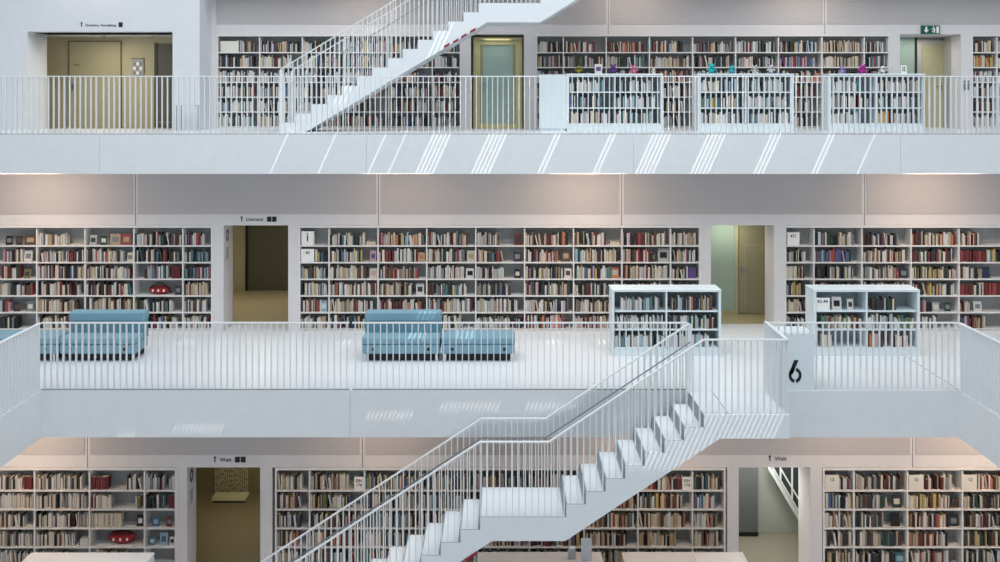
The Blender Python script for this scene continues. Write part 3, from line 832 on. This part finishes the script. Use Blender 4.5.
# ---------------------------------------------------------------- sofas
def sofa_unit(x0, x1, back, label):
    yf, ys, yr = 18.2, 18.6, 18.86
    o = empty('sofa', ((x0+x1)/2, 18.5, 0), label, 'sofa' if back else 'bench', 'light blue modular sofa pieces')
    B(x0+.01, x1-.01, yf, yr-.02, .146, .315, BLUE).build('seat_base', o, bevel=.02, seg=3)
    B(x0+.005, x1-.005, yf-.01, ys+.02 if back else yr-.02, .32, .446, BLUE).build('seat_cushion', o, bevel=.03, seg=3)
    if back:
        B(x0+.005, x1-.005, ys+.03, yr, .32, .66, BLUED).build('lower_back', o, bevel=.02, seg=3)
        B(x0, x1, ys-.0, yr+.02, .645, .825, BLUE).build('backrest', o, bevel=.035, seg=4)
    CHR = mat('chrome', '#c9cdd0', .2, .9)
    for sx in (x0+.05, x1-.09):
        for sy in (yf+.03, yr-.09):
            B(sx, sx+.04, sy, sy+.04, 0, .146, CHR).build('leg', o)
    MB().box(x0+.09, x1-.09, yf+.10, yr-.06, .02, .146, mat('under_black', '#2a2c30', .8)).build('gap_shade_box', o)  # black box drawn for the shaded gap under the seat
    for k in (.15, .85):
        xx = x0+(x1-x0)*k
        MB().tube([(xx, yf-.02, .235), (xx, yf+.01, .235)], .026, DARK, 10).build('glide_button', o)
sofa_unit(-8.03, -6.62, True, 'light blue sofa with backrest at left of the middle gallery')
sofa_unit(-9.48, -8.06, False, 'light blue backless bench at the far left beside the left sofa')
sofa_unit(-2.52, -1.09, True, 'light blue sofa with backrest in front of the central bookcase')
sofa_unit(-1.07, .28, False, 'light blue backless bench right of the central sofa')

# ---------------------------------------------------------------- plush toys on the upper low cases
def toy(px, c, c2, label, hpx=9, w=1.0, ears='round'):
    y = YU+.12; z = zz+1.24; s = 1000/y; x = wx(px, y); H = hpx/s
    k = H
    mb = mat('plush_'+c, c, .95, noise=.15, scale=60); mb2 = mat('plush_'+c2, c2, .95, noise=.1, scale=60)
    o = empty('plush_toy', (x, y, z), label, 'toy', 'plush toys on the low bookcases')
    MB().ball((x, y, z+k*.27), (k*.26*w, k*.22, k*.27), mb).build('body', o)
    MB().ball((x, y-.02, z+k*.66), (k*.25*w, k*.22, k*.23), mb).build('head', o)
    for q in (-1, 1):
        if ears == 'round': MB().ball((x+q*k*.2*w, y, z+k*.87), (k*.1, k*.05, k*.12), mb2, 8, 6).build('ear', o)
        else: MB().ball((x+q*k*.26*w, y, z+k*.86), (k*.06, k*.05, k*.2), mb2, 8, 6, Matrix.Rotation(q*.7, 3, 'Y')).build('ear', o)
        MB().ball((x+q*k*.34*w, y-.01, z+k*.40), (k*.16, k*.08, k*.08), mb, 8, 6, Matrix.Rotation(q*.5, 3, 'Y')).build('arm', o)
        MB().ball((x+q*k*.2*w, y-.06, z+k*.08), (k*.11, k*.16, k*.08), mb2, 8, 6).build('foot', o)
        MB().ball((x+q*k*.09, y-.02-k*.2, z+k*.70), k*.035, DARK, 6, 5).build('eye', o)
    MB().ball((x, y-.02-k*.21, z+k*.60), (k*.1, k*.06, k*.07), mb2, 8, 6).build('snout', o)
toy(578.5, '#8f8a2c', '#2c2c22', 'yellow and black plush toy at the left end of left low case', 9)
toy(613, '#5d3f82', '#40305c', 'purple plush toy on the left low case', 10)
toy(634, '#cf7fa0', '#a8305a', 'pink plush toy on the left low case', 9)
toy(653.5, '#d8d0c0', '#e8e4da', 'small cream plush toy at the right end of left low case', 5.5)
toy(711.5, '#2bb3b8', '#1f8d95', 'turquoise plush toy with splayed ears on the middle low case', 11, 1.0, 'long')
toy(732, '#39aebb', '#2a8796', 'round eared turquoise plush toy on the middle low case', 9)
toy(754.5, '#b9bdb6', '#dadbd6', 'pale grey plush bear on the middle low case', 9)
toy(771, '#cfd0d6', '#6d5f86', 'white and mauve plush toy on the middle low case', 10, .9, 'long')
toy(842.5, '#a08cc4', '#8470aa', 'lavender plush toy on the right low case', 8)
toy(862.5, '#b0388c', '#6c3f9a', 'magenta plush toy on the right low case', 10, 1.25)
toy(883, '#e2e4e2', '#26282c', 'white plush toy with black patches on the right low case', 9, 1.1)
def stand(px, w, h, y, z, label, lines, m=PAPER, cat='sign'):
    s = 1000/y; x = wx(px, y); W = w/s; H = h/s
    o = empty('sign_stand', (x, y, z), label, cat)
    M = Matrix.Translation((x, y, z)) @ Matrix.Rotation(-.1, 4, 'X')
    MB().box(-W/2, W/2, 0, .008, .006, H, m, M).build('card', o)
    MB().box(-W/2, W/2, 0, .07, 0, .006, m, Matrix.Translation((x, y, z))).build('foot', o)
    if lines:
        l = MB()
        for a, b, c, d_ in lines: l.box(W*a, W*b, -.002, 0, H*c, H*d_, DARK, M)
        l.build('print', o)
stand(904, 6, 8.5, YU+.1, zz+1.24, 'small white sign card at the right end of right low case', [(-.25, -.05, .6, .8), (.05, .25, .6, .8), (-.25, -.05, .3, .5), (.05, .25, .3, .5)])
o = face_book(wx(598.5, YU+.1), .16, .21, YU+.1, zz+1.241, 'white', 'white book with mauve picture standing face out on left low case', 'purple')
# items on the lower long case
WT = LZ[5]+1.24
stand(586.5, 10.5, 22, 16.55, WT+.001, 'pale grey sign card standing on the low case under the stair', None, mat('pale_card', '#c9ccd0', .5))
o = empty('card_box', (wx(572, 16.6), 16.6, WT), 'small grey leaflet box left of the pale sign card', 'box')
x = wx(572, 16.6); MB().box(x-.06, x+.06, 16.6, 16.604, WT, WT+.17, GREYC).box(x-.06, x+.06, 16.68, 16.684, WT, WT+.2, GREYC).box(x-.06, x-.056, 16.604, 16.68, WT, WT+.17, GREYC).box(x+.056, x+.06, 16.604, 16.68, WT, WT+.17, GREYC).build('box_body', o)
B(x-.05, x+.05, 16.61, 16.67, WT+.002, WT+.19, PAPER).build('leaflets', o)
o = B(wx(694, 16.7), wx(740, 16.7), 16.42, 16.82, WT, WT+.012, PAPER).build('paper_stack')
tag(o, 'flat white paper stack on the low case right of the stair', 'paper')

# ---------------------------------------------------------------- wall lettering and signs
def lettering(lv, px0, px1, py, txt, squares, label, y=None):
    y = (y or YW[lv])-.004; s = 1000/y
    o = empty('wall_lettering', (wx(px0, y), y, wz(py, y)), label, 'sign', 'direction lettering over the openings')
    x = wx(px0, y); z = wz(py, y)
    MB().prism([(x, z+.03), (x+.035, z+.075), (x+.07, z+.03), (x+.045, z+.04), (x+.045, z-.04), (x+.025, z-.04), (x+.025, z+.04)], y-.002, y, DARK).build('arrow', o)
    t = text_mb(txt, .075 if len(txt) > 12 else .105, DARK, (x+.12, y-.001, z-.03), .002, 'LEFT', .001); t.build('text', o)
    xr = max(v[0] for v in t.v)+.06
    for k in range(squares):
        xs = xr+k*.105
        q = B(xs, xs+.09, y-.003, y, z-.045, z+.06, DARK).build('pictogram', o)
        if k == 0:
            MB().box(xs+.043, xs+.057, y-.005, y-.003, z-.03, z+.02, PAPER).box(xs+.043, xs+.057, y-.005, y-.003, z+.03, z+.045, PAPER).build('symbol', q)
        else:
            MB().box(xs+.02, xs+.04, y-.005, y-.003, z-.03, z+.04, PAPER).box(xs+.06, xs+.08, y-.005, y-.003, z-.03, z+.04, PAPER).build('symbol', q)
lettering(7, 80, 124, 25, 'Direktion, Verwaltung', 1, 'small black Direktion, Verwaltung lettering above the upper foyer', 22.2)
lettering(6, 240, 271, 219.5, 'Literatur', 2, 'small black Literatur lettering above the middle left opening')
lettering(5, 213, 240, 460, 'Welt', 2, 'small black Welt lettering above the lower left opening')
lettering(5, 768, 782, 459, 'Welt', 0, 'small black Welt lettering above the lower right opening')
# exit sign
y = YW[7]-.05; o = empty('exit_sign', (wx(931, y), y, wz(30, y)), 'green exit sign with white down arrow and running figure', 'sign')
x0, x1, z0, z1 = wx(921.5, y), wx(940, y), wz(34, y), wz(25.5, y)
B(x0, x1, y, y+.048, z0, z1, GREEN).build('panel', o)
cx = x0+.11; cz = (z0+z1)/2
MB().prism([(cx-.02, cz+.07), (cx+.02, cz+.07), (cx+.02, cz), (cx+.06, cz), (cx, cz-.07), (cx-.06, cz), (cx-.02, cz)], y-.003, y, PAPER).build('arrow', o)
cx = x1-.12
m = MB().box(cx+.035, cx+.095, y-.003, y, cz-.075, cz+.075, PAPER).box(cx-.045, cx-.015, y-.003, y, cz+.045, cz+.075, PAPER)
m.prism([(cx-.04, cz+.035), (cx, cz+.035), (cx+.02, cz-.01), (cx-.01, cz-.02)], y-.003, y, PAPER)
m.prism([(cx-.01, cz-.01), (cx+.01, cz-.02), (cx+.0, cz-.075), (cx-.02, cz-.075)], y-.003, y, PAPER)
m.prism([(cx-.03, cz-.005), (cx-.01, cz-.02), (cx-.055, cz-.06), (cx-.07, cz-.045)], y-.003, y, PAPER)
m.prism([(cx-.035, cz+.03), (cx-.03, cz+.015), (cx-.075, cz-.0), (cx-.08, cz+.015)], y-.003, y, PAPER)
m.build('running_figure', o)
# door phone in upper right recess, and card readers on the pillar
yq = 24.3; x = wx(955, yq)
o = empty('door_phone', (x, yq, wz(46, yq)), 'small black door phone on the wall right of the pale yellow door', 'device')
B(x-.08, x+.08, yq-.03, yq, wz(51, yq), wz(42.5, yq), DARK).build('housing', o)
B(x-.04, x+.02, yq-.035, yq-.03, wz(48.5, yq), wz(45, yq), GREYC).build('screen', o)
for k, px in enumerate((965, 968.3)):
    y = YW[7]-.015; x = wx(px, y)
    o = empty('card_reader', (x, y, wz(85, y)), 'slim grey card reader on the pillar right of the exit recess, %s one' % ['left', 'right'][k], 'device', 'card readers on the pillar')
    B(x-.022, x+.022, y, y+.015, wz(90, y), wz(80.5, y), mat('reader_grey', '#6d7072', .4)).build('housing', o)
    B(x-.012, x+.012, y-.003, y, wz(84, y), wz(82, y), GREYC).build('display', o)
# foyer poster
y = 24.05; x0, x1 = wx(132, y), wx(143.5, y)
o = empty('notice_board', (x0, y, wz(75, y)), 'grey notice with pasted sheets on the olive foyer wall', 'poster')
B(x0, x1, y, y+.02, wz(75.5, y), wz(59, y), GREYC).build('board', o)
m = MB()
for a in range(3):
    for b in range(3):
        m.box(x0+.03+a*.075, x0+.09+a*.075, y-.003, y, wz(74.5-b*4.6, y), wz(71.5-b*4.6, y), PAPER if (a+b) % 2 else mat('print_dark', '#86888a', .5))
m.build('sheets', o)
B(x0-.02, x1+.02, y-.01, y+.02, wz(59, y), wz(58.4, y), DARK).build('top_strip', o)
x = wx(109, 23.9); o = empty('smoke_detector', (x, 23.5, zz+2.19), 'small round detector on the foyer ceiling', 'device')
MB().tube([(x, 23.6, zz+2.15), (x, 23.6, zz+2.19)], .05, GREYC, 14).build('housing', o)
MB().tube([(x, 23.6, zz+2.14), (x, 23.6, zz+2.15)], .025, DARK, 10).build('sensor', o)
# steel stand by the foyer
y = 21.6; x0, x1 = wx(176, y), wx(194, y); zt = wz(105, y)
o = empty('side_table', ((x0+x1)/2, y, zz), 'small steel side table standing right of the upper foyer opening', 'table')
B(x0-.01, x1+.01, y, y+.35, zt-.015, zt, mat('table_top_pale', '#c4cccf', .4)).build('table_top', o)
for a in (x0+.01, x1-.01):
    for b in (y+.02, y+.33): MB().tube([(a, b, zz), (a, b, zt-.015)], .009, STEEL).build('leg', o)
# signs on jamb faces of the left openings
for lv, yj in ((6, 20.75), (5, 18.32)):
    z = LZ[lv]; x = -5.69
    t = 'middle' if lv == 6 else 'lower'
    m = MB()
    for k in range(14):
        a0 = 2*math.pi*k/14; a1 = 2*math.pi*(k+1)/14
        i = len(m.v); kk = m.mi(mat('sign_grey_print', '#5a5f63', .5))
        for r, a in ((.11, a0), (.11, a1), (.05, a1), (.05, a0)): m.v.append((x+.003, yj+.12+r*math.cos(a), z+1.95+r*math.sin(a)*1.2))
        m.f.append((i, i+1, i+2, i+3)); m.m.append(kk)
    sg = m.build('jamb_sign'); mod = sg.modifiers.new('s', 'SOLIDIFY'); mod.thickness = .002
    tag(sg, 'grey ring shaped sign on the jamb of the %s left opening' % t, 'sign', 'ring signs on the jambs')
    o = B(x, x+.004, yj+.02, yj+.2, z+1.45, z+1.7, mat('jamb_text_grey', '#a9adb0', .5)).build('jamb_sign')
    tag(o, 'pale grey text plate below the ring sign of the %s left opening' % t, 'sign', 'text plates on the jambs')
# lower left vestibule: string curtain and low bench
yq = 22.5
o = empty('string_curtain', (wx(232, yq), yq, -1.95), 'pale string curtain hanging at the back of the lower left opening', 'curtain')
STR = mat('string_cream', '#d8d0ae', .7)
B(wx(215, yq), wx(248, yq), yq-.01, yq+.01, -1.95, -1.92, STR).build('curtain_rod', o)
m = MB()
for k in range(18):
    x = wx(215.5+k*1.88, yq); z = -1.95
    while z > -4.04:
        l = R.uniform(.06, .2); m.box(x-.012, x+.012, yq-.004, yq+.004, z-l, z, STR); z -= l+.03
m.build('strings', o)
yq = 22.1
o = empty('bench', (wx(230, yq), yq, LZ[5]), 'low bench with bright cream top under the string curtain', 'bench')
B(wx(213, yq), wx(247, yq), yq-.12, yq+.22, LZ[5]+.06, LZ[5]+.12, mat('bench_cream', '#e6dfb8', .5)).build('top', o)
B(wx(214, yq), wx(246, yq), yq-.08, yq+.2, LZ[5]+.003, LZ[5]+.06, OLIVD).build('base', o)
# lower right vestibule: solid white band drawn for a stair's reflection in glass
yq = 20.1
a = (wx(771, yq), wz(463, yq)); b = (wx(800, yq), wz(512, yq))
o = empty('stair_reflection', (a[0], yq, b[1]), 'white sloping band drawn for a stair reflection in the lower right opening', 'staircase')
dx, dz = b[0]-a[0], b[1]-a[1]
def off(t, h): return (a[0]+dx*t, a[1]+dz*t+h)
MB().prism([off(-.1, 0), off(1.1, 0), off(1.1, -.22), off(-.1, -.22)], yq, yq+.08, mat('reflection_white', '#d5dada', .5)).build('edge_panel', o)
MB().prism([off(-.1, -.07), off(1.1, -.07), off(1.1, -.085), off(-.1, -.085)], yq-.01, yq, JOINT).build('groove', o)
MB().prism([off(0, .02), off(1.1, .02), off(1.1, 1.2), off(0, .2)], yq+.06, yq+.08, mat('dark_glazing', '#3a4040', .2)).build('glazing', o)
m = MB()
for t in (.35, .75): m.box(off(t, 0)[0]-.015, off(t, 0)[0]+.015, yq+.03, yq+.06, off(t, 0)[1], -1.93, RAILM)
m.beam((off(0, .22)[0], yq+.04, off(0, .22)[1]), (off(1, .22)[0], yq+.04, off(1, .22)[1]), .03, .03, RAILM)
m.build('glazing_bar', o)

# ---------------------------------------------------------------- roof sheet added unseen, slits placed to cast the sun stripes; sun
SA, SB = .45, .30
ZR = 16.0
bands = {}
def slits(pxs, Yp, zmid, Y0, Y1, n, w=.05, sp=.125):
    t = ZR-zmid; key = (Y0, Y1)
    for px in pxs:
        X = wx(px, Yp)+SA*t
        for k in range(n):
            c = X+(k-(n-1)/2)*sp
            bands.setdefault(key, []).append((c-w/2, c+w/2))
for px, n in [(279, 1), (327, 1), (377, 1), (397, 1), (433, 5), (489, 5), (549, 2), (604, 2), (653, 5), (708, 5), (767, 3), (823, 2), (866, 1)]:
    slits([px], 19.42, 3.72, 15.60, 16.25, n, .042 if n > 1 else .030, .08)
slits([562], 20.4, 4.7, 16.75, 17.1, 2, .045, .11)
slits([425, 352], 20.97, 5.3, 17.55, 18.1, 3, .035, .10)
slits([135], 16.5, -.5, 11.375, 11.404, 4, .03, .07)
slits([200], 16.5, -.62, 11.405, 11.44, 12, .028, .07)
slits([390], 16.5, -.42, 11.465, 11.505, 11, .028, .07)
slits([465, 550], 16.5, -.45, 11.51, 11.55, 14, .028, .07)
slits([419, 466], 18.4, .5, 13.5, 14.1, 4, .03, .09)
slits([345, 553, 604, 190], 19.8, 0, 14.7, 15.1, 3, .018, .10)
slits([750, 690, 640], 15.15, -.2, 10.10, 10.38, 12, .024, .075)
gobo = MB()
GOBOM = mat('gobo_white', '#e6e8ea', .7)
ks = sorted(bands); y = -12.0
RX = 34.0
for k in ks:
    gobo.box(-RX, RX, y, k[0], ZR, ZR+.008, GOBOM); y = k[1]
    xs = sorted(bands[k]); x = -RX
    for a_, b_ in xs:
        if a_ > x: gobo.box(x, a_, k[0], k[1], ZR, ZR+.008, GOBOM)
        x = max(x, b_)
    gobo.box(x, RX, k[0], k[1], ZR, ZR+.008, GOBOM)
gobo.box(-RX, RX, y, 36, ZR, ZR+.008, GOBOM)
struct('ceiling', gobo)  # unseen sheet, added to cut the sunlight into stripes

sun = bpy.data.lights.new('sun', 'SUN'); sun.energy = 6; sun.angle = math.radians(.12); sun.color = (1, .98, .93)
so = bpy.data.objects.new('sun', sun); COL.objects.link(so)
so.rotation_euler = Vector((-SA, SB, -1)).to_track_quat('-Z', 'Y').to_euler(); so.location = (8, 0, 30)
def area(name, loc, rot, sx, sy, e, c):
    l = bpy.data.lights.new(name, 'AREA'); l.shape = 'RECTANGLE'; l.size = sx; l.size_y = sy; l.energy = e; l.color = c
    o = bpy.data.objects.new(name, l); COL.objects.link(o); o.location = loc; o.rotation_euler = rot
    return o
area('skylight', (0, 10, 15.8), (0, 0, 0), 22, 18, 3800, (.93, .97, 1))
WARM = (1, .72, .50)
for x, e_ in [(-9.3, 55), (1.7, 50), (-2.0, 22), (8.6, 50)]:
    area('ceiling_lamp', (x, 19.3, 3.30), (math.radians(25), 0, 0), 1.4, .15, e_*.5, WARM)
for x, e_ in [(-8.6, 60), (8.7, 60), (-2.2, 26), (2.6, 36), (6.2, 26)]:
    area('ceiling_lamp', (x, 17.0, -.80), (math.radians(25), 0, 0), 1.4, .15, e_*.5, WARM)
for x, e_ in [(-9, 24), (-3, 16), (3, 22), (7, 20)]:
    area('ceiling_lamp', (x, 22.2, 7.40), (math.radians(20), 0, 0), 1.4, .15, e_*.5, (1, .82, .66))
# vestibule lamps
for x, yy, z, e_, c in [(-5.6, 23.2, 2.15, 22, (1, .92, .74)), (5.0, 21.8, 2.15, 9, (1, .92, .72)), (-5.2, 20.8, -1.95, 18, (1, .9, .7)),
                        (5.1, 19.5, -1.95, 34, (1, .97, .9)), (-9.1, 23.0, 6.24, 22, (1, .91, .74)), (10, 23.8, 6.24, 6, (1, .93, .8)), (-.06, 23.3, 6.2, 1.0, (1, .92, .75))]:
    area('vestibule_lamp', (x, yy, z), (0, 0, 0), .6, .2, e_, c)

w = bpy.data.worlds.new('world'); S.world = w; w.use_nodes = True
bg = w.node_tree.nodes['Background']; bg.inputs[0].default_value = (.90, .95, 1, 1); bg.inputs[1].default_value = .52

cam = bpy.data.cameras.new('camera'); co = bpy.data.objects.new('camera', cam); COL.objects.link(co)
co.location = (0, 0, CAMZ); co.rotation_euler = (math.pi/2, 0, 0)
cam.sensor_width = 36; cam.lens = 36; cam.shift_y = -.181; cam.clip_end = 200
S.camera = co
S.view_settings.view_transform = 'Standard'; S.view_settings.look = 'None'
S.view_settings.exposure = -.13; S.view_settings.gamma = 1; S.view_settings.use_curve_mapping = False
